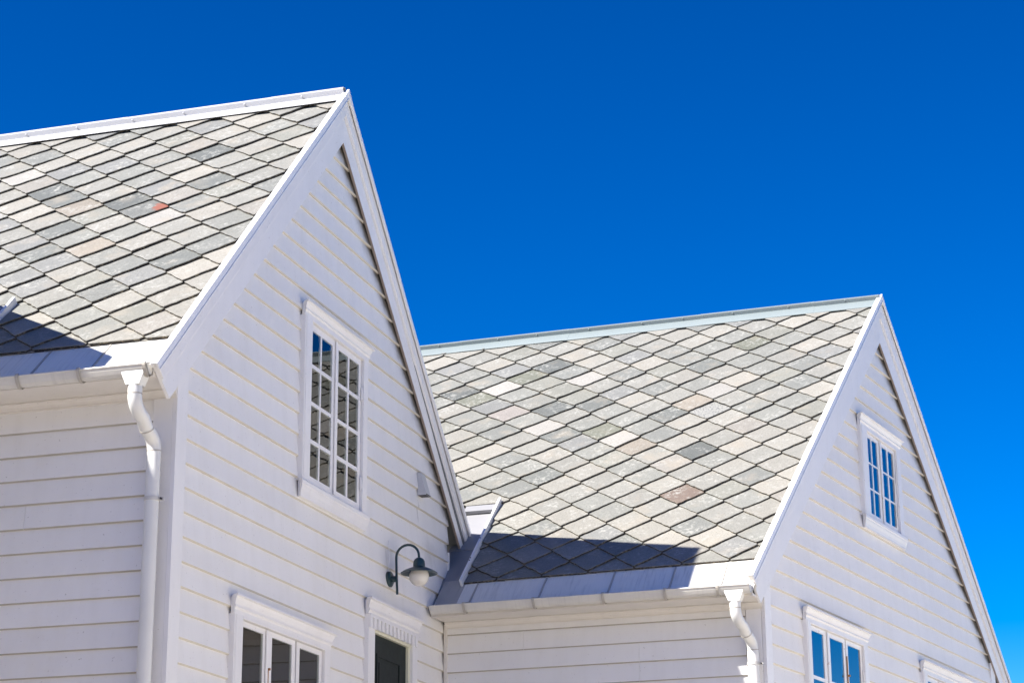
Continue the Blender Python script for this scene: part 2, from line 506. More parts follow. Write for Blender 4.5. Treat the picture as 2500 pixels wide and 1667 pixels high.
def board_wall(F, parent, zphase, zlo, zhi, limits, holes, mt, pitch=0.1655, name='board', lipm='lip'):
    """limits(z)->(s_min,s_max) or None"""
    k0 = math.floor((zlo - zphase) / pitch)
    z = zphase + k0 * pitch
    while z < zhi:
        z1 = z + pitch
        lb = limits(z); lt = limits(min(z1, zhi))
        if lb and lt and lb[1] - lb[0] > 0.03:
            jb = random.uniform(-0.0015, 0.0015)
            cuts = []
            if lb[1] - lb[0] > 2.6 and random.random() < 0.55:      # butt joint between two lengths of board
                q = random.uniform(lb[0] + 0.7, lb[1] - 0.7)
                if all(q < h[0] - 0.2 or q > h[1] + 0.2 for h in holes):
                    cuts = [(q, q + 0.0022, z - 0.01, z1 + 0.01)]
            for grp in cells_for(lb[0], lb[1], lt[0], lt[1], z, min(z1, zhi), list(holes) + cuts):
                b = MB()
                for p, za, zb in grp:
                    fa = (za - z) / pitch; fb = (zb - z) / pitch
                    oa = -0.0185 * fa + jb; ob = -0.0185 * fb + jb
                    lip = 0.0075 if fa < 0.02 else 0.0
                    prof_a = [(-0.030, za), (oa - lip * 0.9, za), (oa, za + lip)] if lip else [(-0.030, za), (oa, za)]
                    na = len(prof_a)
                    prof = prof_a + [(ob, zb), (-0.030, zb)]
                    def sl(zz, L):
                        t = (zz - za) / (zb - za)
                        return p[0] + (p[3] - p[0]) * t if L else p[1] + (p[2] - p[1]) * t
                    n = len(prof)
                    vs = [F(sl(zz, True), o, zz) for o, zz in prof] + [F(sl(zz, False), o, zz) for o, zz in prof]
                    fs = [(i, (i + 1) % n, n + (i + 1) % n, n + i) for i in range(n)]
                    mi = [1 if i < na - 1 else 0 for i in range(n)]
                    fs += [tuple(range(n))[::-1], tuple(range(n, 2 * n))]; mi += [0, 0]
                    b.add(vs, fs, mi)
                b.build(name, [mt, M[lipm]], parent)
        z = z1

def sheathing(F, parent, poly_bands, holes, o0=-0.06, o1=-0.0305):
    """solid wall core behind the boards, with the window holes cut through"""
    b = MB()
    zs = sorted(set([z for band in poly_bands for z in band[4:6]] + [h[2] for h in holes] + [h[3] for h in holes]))
    for (s0b, s1b, s0t, s1t, z0, z1) in poly_bands:
        cuts = [z0] + [z for z in zs if z0 + 1e-4 < z < z1 - 1e-4] + [z1]
        for za, zb in zip(cuts[:-1], cuts[1:]):
            ta = (za - z0) / (z1 - z0); tb = (zb - z0) / (z1 - z0)
            L = (s0b + (s0t - s0b) * ta, s0b + (s0t - s0b) * tb); R = (s1b + (s1t - s1b) * ta, s1b + (s1t - s1b) * tb)
            hs = sorted(h for h in holes if h[2] < zb - 1e-4 and h[3] > za + 1e-4)
            cur = None
            for h in hs + [None]:
                a = L if cur is None else (cur, cur)
                c = R if h is None else (h[0], h[0])
                if max(c[0] - a[0], c[1] - a[1]) > 0.001:
                    b.prism_sz(F, [(a[0], za), (max(c[0], a[0]), za), (max(c[1], a[1]), zb), (a[1], zb)], o0, o1)
                if h: cur = h[1]
    return b.build('wall_core', M['sheath'], parent)

# ------------------------------------------------------------------ windows
CORN = [(0.0, 0.108), (0.012, 0.130), (0.078, 0.128), (0.080, 0.112), (0.060, 0.106), (0.057, 0.090), (0.046, 0.066), (0.039, 0.048),
        (0.048, 0.044), (0.048, 0.028), (0.040, 0.024), (0.034, 0.012), (0.034, -0.022), (0.0, -0.022)]
def window(F, parent, s_out, opening, leaves, rows, bars_v, muntin=0.018, sill=True, rusty=False, label=None, inner=False, name='window',
           hinge=True, corn_ext=0.0, glass='glass', ch=0.13):
    """s_out: casing outer edges. opening: (s0,s1,z0,z1). leaves: [(s0,s1,[glass columns])], rows: [(zb,zt)]"""
    s0, s1, z0, z1 = opening
    leaves = [(a, b, [(c0 - 0.007, c1 + 0.003) for c0, c1 in cols]) for a, b, cols in leaves]
    rows = [(r0 - 0.002, r1 + 0.003) for r0, r1 in rows]
    ft = M['sash_rusty'] if rusty else M['sash']
    casing = MB()
    ctop = z1 + 0.012
    casing.box(F, s_out[0], s0 + 0.004, -0.029, 0.032, z0 - 0.02, ctop)
    casing.box(F, s1 - 0.004, s_out[1], -0.029, 0.032, z0 - 0.02, ctop)
    casing.box(F, s0 + 0.004, s1 - 0.004, -0.029, 0.0345, z1 - 0.006, ctop)
    casing.box(F, s_out[0] + 0.020, s_out[0] + 0.030, 0.0321, 0.036, z0, ctop - 0.004)
    w = casing.build(name, M['trim'], parent, bevel=0.003)
    if label: w['label'] = label
    c = MB()
    kf = (ch - 0.012) / 0.15
    hc = ctop + 0.022 * kf
    c.extrude_s(F, [(o * 0.92, hc + z * kf) for o, z in CORN], s_out[0], s_out[1], taper=lambda o: max(0.0, o - 0.024) + (corn_ext if o > 0.04 else 0.0))
    c.build('cornice', M['trim'], w)
    if sill:
        c = MB()
        zb = z0 - 0.02
        pr = [(0.0, zb + 0.012), (0.045, zb + 0.004), (0.050, zb - 0.006), (0.050, zb - 0.034), (0.044, zb - 0.040), (0.042, zb - 0.058),
              (0.034, zb - 0.085), (0.030, zb - 0.112), (0.030, zb - 0.128), (0.0, zb - 0.128)]
        c.extrude_s(F, pr, s_out[0], s_out[1], taper=lambda o: max(0.0, o - 0.012))
        c.build('sill', M['trim'], w)
    for i, (a, b, cols) in enumerate(leaves):
        f = MB()
        g = 0.003
        zt, zb = z1 - 0.010, z0 + 0.006
        f.box(F, a + g, cols[0][0], -0.028, 0.0075, zb, zt)
        f.box(F, cols[-1][1], b - g, -0.028, 0.0075, zb, zt)
        f.box(F, cols[0][0], cols[-1][1], -0.028, 0.0075, rows[0][1], zt)
        f.box(F, cols[0][0], cols[-1][1], -0.028, 0.0075, zb, rows[-1][0])
        for (r0, r1) in zip(rows[:-1], rows[1:]):
            f.box(F, cols[0][0], cols[-1][1], -0.022, 0.0052, r1[1], r0[0])
        for (c0, c1) in zip(cols[:-1], cols[1:]):
            for r in rows:
                f.box(F, c0[1], c1[0], -0.022, 0.0048, r[0], r[1])
        f.build('sash', ft, w)
        for cc in cols:
            for r in rows:
                p = MB()
                p.box(F, cc[0] - 0.002, cc[1] + 0.002, -0.001, 0.002, r[0] - 0.002, r[1] + 0.002)
                p.build('pane', M[glass], w)
        if i:
            pass
    if len(leaves) > 1:
        sm = leaves[0][1]
        a = MB(); a.box(F, sm - 0.016, sm + 0.014, 0.0122, 0.020, z0 + 0.012, z1 - 0.014)
        a.build('astragal', ft, w)
    if hinge:
        for zz in (z1 - 0.30, z0 + 0.22):
            h = MB()
            h.box(F, s1 - 0.022, s1 - 0.006, 0.0125, 0.021, zz - 0.055, zz + 0.055)
            h.tube([F(s1 - 0.012, 0.022, zz - 0.04), F(s1 - 0.012, 0.022, zz + 0.04)], 0.006, 8)
            h.build('hinge', M['sash_rusty'], w)
    if inner:
        f = MB()
        for (a, b, cols) in leaves:
            f.box(F, a, a + 0.055, -0.16, -0.12, z0, z1 - 0.0)
            f.box(F, b - 0.055, b, -0.16, -0.12, z0, z1)
            f.box(F, a + 0.055, b - 0.055, -0.16, -0.12, z1 - 0.10, z1)
        f.build('inner_frame', M['inner_frame'], w)
    # reveal lining
    r = MB()
    r.box(F, s0 - 0.02, s0 - 0.001, -0.20, -0.030, z0 - 0.02, z1 + 0.02)
    r.box(F, s1 + 0.001, s1 + 0.02, -0.20, -0.030, z0 - 0.02, z1 + 0.02)
    r.box(F, s0 - 0.001, s1 + 0.001, -0.20, -0.030, z1 + 0.001, z1 + 0.02)
    r.build('reveal', M['inner_frame'] if inner else M['room'], w)
    return w

# ------------------------------------------------------------------ rakes (barge boards) and verge caps
def rake(F, parent, top, bot, lower_top, lower_bot, side, seam=0.45):
    """top/bot: apex points (s,z) of outer and inner line, lower_*: the same at the eaves."""
    def L(a, b, t): return (a[0] + (b[0] - a[0]) * t, a[1] + (b[1] - a[1]) * t)
    T0, T1, B0, B1 = top, lower_top, bot, lower_bot
    b = MB()
    T0c = L(T0, B0, 0.03); T1c = L(T1, B1, 0.03)
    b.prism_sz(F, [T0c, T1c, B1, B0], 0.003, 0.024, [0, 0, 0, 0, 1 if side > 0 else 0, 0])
    o = b.build('barge_board', [M['trim'], M['under_trim']], parent)
    f = 0.47
    M0 = L(T0, B0, f); M1 = L(T1, B1, f)
    b = MB()
    T0b = L(T0, B0, 0.03); T1b = L(T1, B1, 0.03)
    b.prism_sz(F, [T0b, T1b, M1, M0], 0.0245, 0.042)
    # small ogee step under the outer board
    M0b = L(T0, B0, f + 0.045); M1b = L(T1, B1, f + 0.045)
    b.prism_sz(F, [M0, M1, M1b, M0b], 0.0245, 0.033)
    b.build('outer_barge_board', M['trim'], o, bevel=0.003)
    # metal cap: flange + top, with a lap seam
    dx = T1[0] - T0[0]; dz = T1[1] - T0[1]
    ln = math.hypot(dx, dz)
    nx, nz = (-dz / ln, dx / ln)
    if nz < 0: nx, nz = -nx, -nz
    def cap(t0, t1, lift):
        c = MB()
        P = [L(T0, T1, t0), L(T0, T1, t1)]
        prof = [(0.014, -0.034), (0.014, 0.001), (0.038, 0.003), (0.062, 0.001), (0.064, -0.040), (0.070, -0.045), (0.069, -0.050), (0.052, -0.049), (0.050, -0.006), (0.022, -0.006)]
        vs = []
        for (ps, pz) in P:
            for (oo, h) in prof:
                vs.append(F(ps + nx * (h + lift), oo + lift, pz + nz * (h + lift)))
        n = len(prof)
        fs = [(i, (i + 1) % n, n + (i + 1) % n, n + i) for i in range(n)] + [tuple(range(n))[::-1], tuple(range(n, 2 * n))]
        c.add(vs, fs)
        return c.build('verge_cap', M['cap'], parent)
    ext = -0.03 / ln
    cap(0.0 if side > 0 else 0.0, seam, 0.0015)
    cap(seam - 0.01, 1.0 - ext, 0.0)
    return o

# ------------------------------------------------------------------ roof slates
def clip(poly, a, b, c):
    """keep a*u+b*t<=c"""
    out = []
    for i in range(len(poly)):
        p, q = poly[i], poly[(i + 1) % len(poly)]
        dp = a * p[0] + b * p[1] - c; dq = a * q[0] + b * q[1] - c
        if dp <= 0: out.append(p)
        if (dp < 0 < dq) or (dq < 0 < dp):
            k = dp / (dp - dq)
            out.append((p[0] + (q[0] - p[0]) * k, p[1] + (q[1] - p[1]) * k))
    return out

PAL = [((0.47, 0.455, 0.415), 7), ((0.42, 0.415, 0.385), 7), ((0.375, 0.38, 0.355), 5), ((0.32, 0.33, 0.315), 3), ((0.53, 0.505, 0.455), 4),
       ((0.45, 0.425, 0.39), 1), ((0.385, 0.385, 0.345), 2), ((0.35, 0.355, 0.35), 3)]
PALX = [c for c, w in PAL for _ in range(w)]
CODE = {'D': (0.185, 0.20, 0.195), 'G': (0.245, 0.26, 0.25), 'O': (0.26, 0.27, 0.215), 'B': (0.27, 0.20, 0.165), 'T': (0.45, 0.40, 0.34),
        'P': (0.44, 0.40, 0.38), 'W': (0.58, 0.56, 0.53), 'S': (0.50, 0.50, 0.48), 'R': (0.25, 0.26, 0.25)}
TILT = 0.088; TH = 0.0158

def slate_roof(RF, parent, tips, w2, h, regions, special, red=None, cap_n=300):
    """RF: Frame with s=u, o=height, z=t. tips: list of (u,t) of the lower tips; w2,h half widths."""
    n_ok = 0
    rest = MB()
    red_m = None
    for (ut, tt, wl, wr) in tips:
        cu, ct = ut, tt + h
        col = random.choice(PALX); sp = None
        for k, pts in special.items():
            for (pu, pt) in pts:
                if abs(pu - cu) / (w2) + abs(pt - ct) / h < 0.75:
                    col = CODE[k]; sp = k
        jit = random.uniform(0.94, 1.06)
        j = lambda a: random.uniform(-a, a)
        ju, jt = j(0.004), j(0.004)
        tip = (cu + ju, ct - h + jt + j(0.003))
        L = (cu - wl + 0.002, ct + j(0.004)); R = (cu + wr - 0.002, ct + j(0.004))
        top = (cu, ct + h + 0.05)
        chip = random.random() < 0.16
        def ragged(p, q, n=6, a=0.0050):
            res = []
            dx, dy = q[0] - p[0], q[1] - p[1]; ln = math.hypot(dx, dy)
            for i in range(1, n):
                t = (i + j(0.25)) / n; d = j(a)
                res.append((p[0] + dx * t - dy / ln * d, p[1] + dy * t + dx / ln * d))
            return res
        poly = [tip] + ragged(tip, R) + [R, (R[0], R[1] + 0.05), (top[0] + 0.03, top[1]), (top[0] - 0.03, top[1]), (L[0], L[1] + 0.05), L] + ragged(L, tip)
        if chip:                                   # a broken tip
            poly[0] = (tip[0] + j(0.012), tip[1] + random.uniform(0.008, 0.02))
        warp = j(0.0045); ht = j(0.0015); th = TH * random.uniform(0.8, 1.25)
        for reg in regions:
            p = poly
            for (a, b, c) in reg:
                p = clip(p, a, b, c)
                if len(p) < 3: break
            if len(p) < 3: continue
            area = 0.5 * abs(sum(p[i][0] * p[(i + 1) % len(p)][1] - p[(i + 1) % len(p)][0] * p[i][1] for i in range(len(p))))
            if area < 0.0012: continue
            def hh(q, lo):
                v = q[1] - ct; x = q[0] - cu
                base = 0.0 - TILT * v + warp * (x / w2) + ht
                return base - (th if lo else 0)
            n = len(p)
            # slightly dressed upper arris
            cx = sum(q[0] for q in p) / n; cy = sum(q[1] for q in p) / n
            ins = []
            for q in p:
                d = math.hypot(q[0] - cx, q[1] - cy) or 1
                k = 1 - 0.004 / d
                ins.append((cx + (q[0] - cx) * k, cy + (q[1] - cy) * k))
            vs = [RF(q[0], hh(q, 0), q[1]) for q in ins] + [RF(q[0], hh(q, 0) - 0.0035, q[1]) for q in p] + [RF(q[0], hh(q, 1), q[1]) for q in p]
            fs = [tuple(range(n))]
            mi = [0]
            for i in range(n):
                k = (i + 1) % n
                fs.append((i, k, n + k, n + i)); mi.append(0)
                fs.append((n + i, n + k, 2 * n + k, 2 * n + i)); mi.append(1)
            if n_ok >= cap_n:
                rest.add(vs, fs, mi); continue
            b = MB(); b.add(vs, fs, mi)
            mt = M['slate_speck'] if sp == 'S' else M['slate']
            if sp == 'R' and red:
                mt = slate_mat('slate face with rust red corner', patch=tuple(RF(red[0], 0, red[1])))
            o = b.build('slate', [mt, M['slate_edge']], parent)
            o.color = (*[min(1, (0.205 + (x * 0.70 - 0.205 - 0.07) * 0.92 + 0.07) * 0.755 * jit * t) for x, t in zip(col, (1.005, 0.995, 0.955))], 1)
            if sp == 'R': o['label'] = 'grey slate with a rust red corner'
            if sp == 'B': o['label'] = 'reddish brown slate'
            if sp == 'S': o['label'] = 'pale slate with dark speckles'
            n_ok += 1
    if rest.v:
        o = rest.build('slate_field', [M['slate'], M['slate_edge']], parent)
        o['kind'] = 'stuff'; o.color = (0.22, 0.22, 0.21, 1)

# ------------------------------------------------------------------ eaves: soffit, gutter, flashing, brackets
def eaves(F, parent, s0, s1, zs, rim, apron_top, brackets, apron_bot=(0.385, -0.045), gut_s=None, seams=(), dirty_first=False):
    """zs soffit height, rim height of gutter front; apron_top=(o,z) where the slates end."""
    b = MB()
    b.box(F, s0, s1, -0.03, 0.335, zs, zs + 0.02)
    b.box(F, s0, s1, 0.3352, 0.352, zs - 0.004, rim + 0.01)
    b.build('soffit', M['soffit'], parent)
    b = MB()
    pr = [(-0.02, zs - 0.001), (0.040, zs - 0.001), (0.040, zs - 0.010), (0.030, zs - 0.014), (0.018, zs - 0.030), (0.012, zs - 0.046), (0.012, zs - 0.056), (-0.02, zs - 0.056)]
    b.extrude_s(F, pr, s0 + 0.0, s1)
    b.build('bed_moulding', M['soffit'], parent)
    g0, g1 = gut_s or (s0, s1)
    b = MB()
    arc = [(0.357, rim + 0.012), (0.358, rim - 0.025), (0.366, rim - 0.048), (0.384, rim - 0.062), (0.404, rim - 0.062), (0.424, rim - 0.046), (0.440, rim - 0.022), (0.449, rim - 0.002)]
    inn = [(o + (0.003 if i < 4 else -0.003), z + 0.003) for i, (o, z) in enumerate(arc)]
    b.extrude_s(F, arc + inn[::-1], g0, g1)
    b.tube([F(g0, 0.4495, rim + 0.003), F(g1, 0.4495, rim + 0.003)], 0.0065, 8)
    for se in (g0, g1 - 0.003):
        b.extrude_s(F, arc + [(0.449, rim + 0.004)], se, se + 0.003)
    gt = b.build('gutter', M['gutter'], parent)
    for bs in brackets:
        k = MB()
        out = [(o + 0.004 + 0.006 * (o - 0.4) / 0.05, z - 0.008) for o, z in arc]
        w = 0.011
        strip = [(0.352, rim + 0.012)] + out + [(0.460, rim + 0.004), (0.455, rim + 0.014), (0.443, rim + 0.012)]
        n = len(strip)
        vs = [F(bs - w, o, z) for o, z in strip] + [F(bs + w, o, z) for o, z in strip]
        k.add(vs, [(i, i + 1, n + i + 1, n + i) for i in range(n - 1)])
        # the strap that runs back up under the slates
        ao, az = apron_top
        ms = (az + 0.058 - rim + 0.030) / (0.432 - ao)
        zA = lambda o: rim - 0.030 + (0.372 - o) * ms + 0.008
        p0 = (0.443, rim + 0.010); p1 = (0.30, zA(0.30)); p2 = (ao - 0.02, zA(ao - 0.02))
        w = 0.005
        for (q0, q1) in ((p0, p1), (p1, p2)):
            vs = [F(bs - w, *q0), F(bs + w, *q0), F(bs + w, *q1), F(bs - w, *q1), F(bs - w, q0[0], q0[1] - 0.003), F(bs + w, q0[0], q0[1] - 0.003), F(bs + w, q1[0], q1[1] - 0.003), F(bs - w, q1[0], q1[1] - 0.003)]
            k.add(vs, [(0, 1, 2, 3), (4, 7, 6, 5), (0, 4, 5, 1), (1, 5, 6, 2), (2, 6, 7, 3), (3, 7, 4, 0)])
        o = k.build('gutter_bracket', M['bracket'], gt)
        md = o.modifiers.new('solid', 'SOLIDIFY'); md.thickness = 0.0035; md.offset = 1.0
    # apron flashing, in overlapping lengths
    cuts = [s0] + list(seams) + [s1]
    for i, (a, c) in enumerate(zip(cuts[:-1], cuts[1:])):
        k = MB()
        lift = 0.0015 * (i % 2)
        o0, z0 = apron_top; o1, z1 = 0.372, rim - 0.030
        pr = [(o0 - 0.06, z0 + 0.058 + lift), (o1, z1 + lift), (o1, z1 - 0.003 + lift), (o0 - 0.06, z0 + 0.055 + lift)]
        k.extrude_s(F, pr, a, c + 0.012)
        k.build('eaves_flashing', M['apron_dirty'] if dirty_first and i == 0 else M['apron'], parent)
    return gt

def downpipe(F, parent, sx, sx2, rim, clamps, label):
    t = MB()
    o0 = 0.392
    zt, zm, zb = rim - 0.035, rim - 0.05, rim - 0.125
    rect = lambda hw, hd, z: [F(sx - hw, o0 + hd, z), F(sx + hw, o0 + hd, z), F(sx + hw, o0 - hd, z), F(sx - hw, o0 - hd, z)]
    vs = rect(0.078, 0.048, zt) + rect(0.078, 0.048, zm) + rect(0.047, 0.044, zb) + rect(0.044, 0.041, zb)
    fs = []
    for a in (0, 4, 8):
        fs += [(a + i, a + (i + 1) % 4, a + 4 + (i + 1) % 4, a + 4 + i) for i in range(4)]
    t.add(vs, fs)
    # pipe with swan neck
    r = 0.047
    path = []
    z = zb + 0.012
    P0 = Vector((sx, o0, zb + 0.01)); P1 = Vector((sx, o0, zb - 0.055)); P3 = Vector((sx2, 0.088, zb - 0.36)); P4 = Vector((sx2, 0.088, zb - 0.44))
    pts = [P0, P1]
    def bez(a, b, c, n=6):
        return [a * (1 - k / n) ** 2 + b * 2 * (k / n) * (1 - k / n) + c * (k / n) ** 2 for k in range(1, n + 1)]
    d = (P3 - P1)
    a1 = P1 + Vector((0, 0, -0.09)); a2 = P1 + d * 0.42
    b1 = P1 + d * 0.62; b2 = P3 + Vector((0, 0, 0.085))
    pts += bez(P1, a1, a2) + [b1] + bez(b1, b2, P3)
    up = [F(*p) for p in pts]
    pipe = MB()
    pipe.tube([F(*P3), F(sx2, 0.088, 0.12)], r, 20)
    root_o = pipe.build('downpipe', M['pipe'], parent, smooth=True)
    root_o['label'] = label
    t.build('funnel', M['pipe'], root_o)
    e = MB(); e.tube(up, r, 20); e.build('bend', M['pipe'], root_o, smooth=True)
    for (i0, s) in ((1, 1.07), (8, 1.09), (len(up) - 1, 1.07)):
        k = MB()
        a = up[i0]; dirv = (up[i0] - up[i0 - 1]).normalized()
        k.tube([a - dirv * 0.004, a + dirv * 0.004], r * 1.025, 20); k.build('pipe_joint', M['bracket'], root_o, smooth=True)
    for cz in clamps:
        k = MB(); k.tube([F(sx2, 0.088, cz - 0.013), F(sx2, 0.088, cz + 0.013)], r * 1.10, 20)
        k.box(F, sx2 + r, sx2 + r + 0.035, 0.07, 0.082, cz - 0.012, cz + 0.012)
        k.box(F, sx2 - 0.006, sx2 + 0.006, 0.0, 0.045, cz - 0.006, cz + 0.006)
        c = k.build('pipe_clamp', M['clamp'], root_o, smooth=True)
        k = MB(); k.tube([F(sx2 + r + 0.02, 0.062, cz), F(sx2 + r + 0.02, 0.095, cz)], 0.007, 8); k.build('clamp_bolt', M['dark_metal'], root_o)

def ridge_cap(RFw, parent, s0, s1, yr, zr, apron, mt, seams, slope, screws, roll=0.060):
    """RFw: Frame s along ridge, o towards the viewer (down the near slope), z up; yr: o of the ridge"""
    cuts = [s0] + seams + [s1]
    pieces = []
    a = apron
    prof = [(a, -a * slope - 0.006 + 0.012), (a + 0.003, -a * slope + 0.008), (a * 0.96, -a * slope + 0.022), (0.032, -0.032 * slope + 0.022), (0.008, -0.002), (0.010, 0.004), (0.037, roll * 0.58), (0.038, roll * 0.68), (0.031, roll * 0.86), (0.014, roll * 0.97),
            (0.0, roll), (-0.014, roll * 0.97), (-0.034, roll * 0.7), (-0.012, 0.0), (-0.040, -0.040 * slope + 0.02), (-a, -a * slope + 0.012)]
    for i, (p, q) in enumerate(zip(cuts[:-1], cuts[1:])):
        l = 0.002 * (i % 2)
        k = MB()
        n = len(prof)
        P = [(o, z + zr + l) for o, z in prof]
        vs = [RFw(p, o + yr, z) for o, z in P] + [RFw(q + 0.03, o + yr, z) for o, z in P]
        fs = [(i2, i2 + 1, n + i2 + 1, n + i2) for i2 in range(n - 1)]
        vs2 = [RFw(p, o + yr, z - 0.004) for o, z in P] + [RFw(q + 0.03, o + yr, z - 0.004) for o, z in P]
        k.add(vs, fs)
        k.add(vs2, fs)
        m = len(prof)
        k.add([vs[0], vs[m], vs2[m], vs2[0]], [(0, 1, 2, 3)])
        k.add(vs[:m] + vs2[:m], [(i2, i2 + 1, m + i2 + 1, m + i2) for i2 in range(m - 1)])
        k.add(vs[m:] + vs2[m:], [(i2, i2 + 1, m + i2 + 1, m + i2) for i2 in range(m - 1)])
        pieces.append(k.build('ridge_cap', mt, parent, smooth=True))
    for x in screws:
        k = MB()
        c = RFw(x, yr + 0.030, zr + 0.012)
        k.tube([c, c + RFw.o * 0.010 + Vector((0, 0, 0.008))], 0.007, 8)
        k.build('ridge_screw', mt, parent)

# =================================================================== HOUSE 1 (left gable)
H1 = root('wooden_house', (0, 0, 0), 'white clapboard house on the left whose tall gable carries the wall lamp', 'house', 'white wooden houses with slate roofs')
gable_w1 = root('tmp', (0, 0, 0), '', '')
bpy.data.objects.remove(gable_w1)
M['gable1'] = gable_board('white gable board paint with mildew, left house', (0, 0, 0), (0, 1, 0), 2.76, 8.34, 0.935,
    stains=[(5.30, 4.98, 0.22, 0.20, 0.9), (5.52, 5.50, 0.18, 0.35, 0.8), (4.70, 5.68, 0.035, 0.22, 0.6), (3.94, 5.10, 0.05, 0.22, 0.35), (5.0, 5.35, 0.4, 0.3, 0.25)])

W1_HOLE = (2.185, 3.285, 5.36, 6.63)
LW_HOLE = (1.075, 2.567, 2.35, 4.140)
D_HOLE = (3.60, 4.49, 2.0, 4.465)
holes1 = [W1_HOLE, LW_HOLE, D_HOLE]
top1 = (2.765, 8.80); bot1 = (2.76, 8.34)
nl1 = (-0.41, 5.565); nb1 = (-0.161, 5.38); fl1 = (5.97, 5.70); fb1 = (5.793, 5.504)
def near_in(z): return nb1[0] + (z - nb1[1]) / (bot1[1] - nb1[1]) * (bot1[0] - nb1[0])
def far_in(z): return fb1[0] - (z - fb1[1]) / (bot1[1] - fb1[1]) * (fb1[0] - bot1[0])
def lim1(z):
    lo = 0.150; hi = 5.50
    if z > 5.35: lo = max(lo, near_in(z) - 0.10)
    if z > 5.30: hi = min(hi, far_in(z) + 0.04)
    return (lo, hi) if hi - lo > 0.02 else None
wall = MB()
def wallpart(name, parent):
    e = bpy.data.objects.new(name, None); COL.objects.link(e); e.parent = parent
    return e
gw = sheathing(FG1, H1, [(0.02, 5.5, 0.02, 5.5, 0, 5.3), (0.02, 5.5, 2.75, 2.77, 5.3, 8.32)], holes1)
gw.name = 'gable_wall'
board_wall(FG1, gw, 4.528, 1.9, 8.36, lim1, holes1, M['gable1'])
ew = sheathing(FE1, H1, [(-6.0, -0.02, -6.0, -0.02, 0, 5.49)], [])
ew.name = 'eaves_wall'
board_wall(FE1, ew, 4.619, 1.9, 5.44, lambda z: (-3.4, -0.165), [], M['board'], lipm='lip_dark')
# corner board
b = MB()
b.box(FG1, 0.0, 0.157, -0.03, 0.002, 0, 5.78)
b.box(FE1, -0.172, -0.0305, -0.03, 0.0, 0, 5.475)
b.build('corner_board', M['trim'], H1, bevel=0.002)
# back walls and roof deck
b = MB()
b.box(FG1, 0.0, 5.5, -6.05, -6.0, 0, 5.3)
b.prism_sz(FG1, [(0, 5.3), (5.5, 5.3), (2.75, 8.3)], -6.05, -6.0)
b.box(FG1, 5.5, 5.53, -6.0, -0.001, 0, 5.45)
b.build('back_wall', M['board'], H1)

S1 = 1.033; T1n = math.hypot(1, S1)
RF1 = Frame((0, -0.37, 5.52), (1, 0, 0), (0, -S1 / T1n, 1 / T1n), (0, 1 / T1n, S1 / T1n))
RW = 4.46
b = MB()
b.box(RF1, -6.1, 0.0, -0.075, -0.040, 0.30, 4.53)
FS1 = Frame((0, 2.75, 8.745), (1, 0, 0), (0, 1.0 / math.hypot(1, 1.0), 1 / math.hypot(1, 1.0)), (0, 1 / math.hypot(1, 1.0), -1 / math.hypot(1, 1.0)))
roof1 = b.build('roof', M['under'], H1)
b = MB()
b.box(FS1, -6.1, 0.03, -0.06, -0.01, -0.02, 4.42)
b.build('far_slope', M['far_roof'], roof1)

tips = []
w = 0.4235
for k in range(-2, 21):
    t = 0.49 + 0.197 * k
    for jx in range(-13, 3):
        u = -0.252 - 0.004 * 0 + jx * w + (-0.212 if k % 2 else 0.0)
        if u > 0.3 or u < -4.35: continue
        tips.append((u, t, w / 2, w / 2))
regA = [(1, 0, 0.020), (0, -1, -1.215), (0, 1, 4.42), (-1, 0, 4.3)]
regB = [(1, 0, 0.020), (0, -1, -0.465), (0, 1, 1.2152), (-1, 0, 1.552)]
SP1 = {'D': [[-0.8, 3.65], [-2.1, 3.18], [-1.26, 2.84]], 'G': [[-1.9, 3.01], [-0.43, 1.68], [-1.71, 2.02], [-0.61, 3.1], [-1.74, 2.47]], 'R': [[-1.08, 2.66]],
       'W': [[-0.86, 2.47], [-1.83, 3.55], [-1.41, 3.0], [-2.58, 3.66]], 'T': [[-1.71, 2.85], [-1.33, 2.09]]}
slate_roof(RF1, roof1, tips, w / 2, 0.197, [regA, regB], SP1, red=(-0.93, 2.69))
FR1 = Frame((0, 0, 0), (1, 0, 0), (0, -1, 0))
ridge_cap(FR1, H1, -4.4, 0.0, -2.75, 8.765, 0.088, M['ridge_white'], [-3.75, -1.98, -0.62 - 0.0], 1.03, [-3.5, -2.92, -2.43, -1.9, -1.42, -0.86, -0.34])
rake(FG1, H1, top1, bot1, nl1, nb1, -1, seam=0.42)
rake(FG1, H1, top1, bot1, fl1, fb1, 1, seam=0.40)
# apex plate of the verge cap
b = MB()
b.prism_sz(FG1, [(2.765 - 0.09, 8.80 - 0.09), (2.765, 8.812), (2.765 + 0.09, 8.80 - 0.09), (2.765 + 0.045, 8.80 - 0.115), (2.765, 8.75), (2.765 - 0.045, 8.80 - 0.115)], 0.046, 0.0665)
b.build('verge_cap', M['cap'], H1)

y_sl = -0.37 + 0.465 / T1n; z_sl = 5.52 + S1 * (0.465 / T1n)
eaves(FE1, H1, -3.3, -0.002, 5.49, 5.542, (-y_sl, z_sl - 0.036), [-2.1, -1.53, -0.945, -0.495, -0.022], seams=(-1.9, -0.07), gut_s=(-3.3, -0.004))
downpipe(FE1, H1, -0.108, -0.110, 5.542, [4.735, 2.9], 'white downpipe at the corner of the left house')

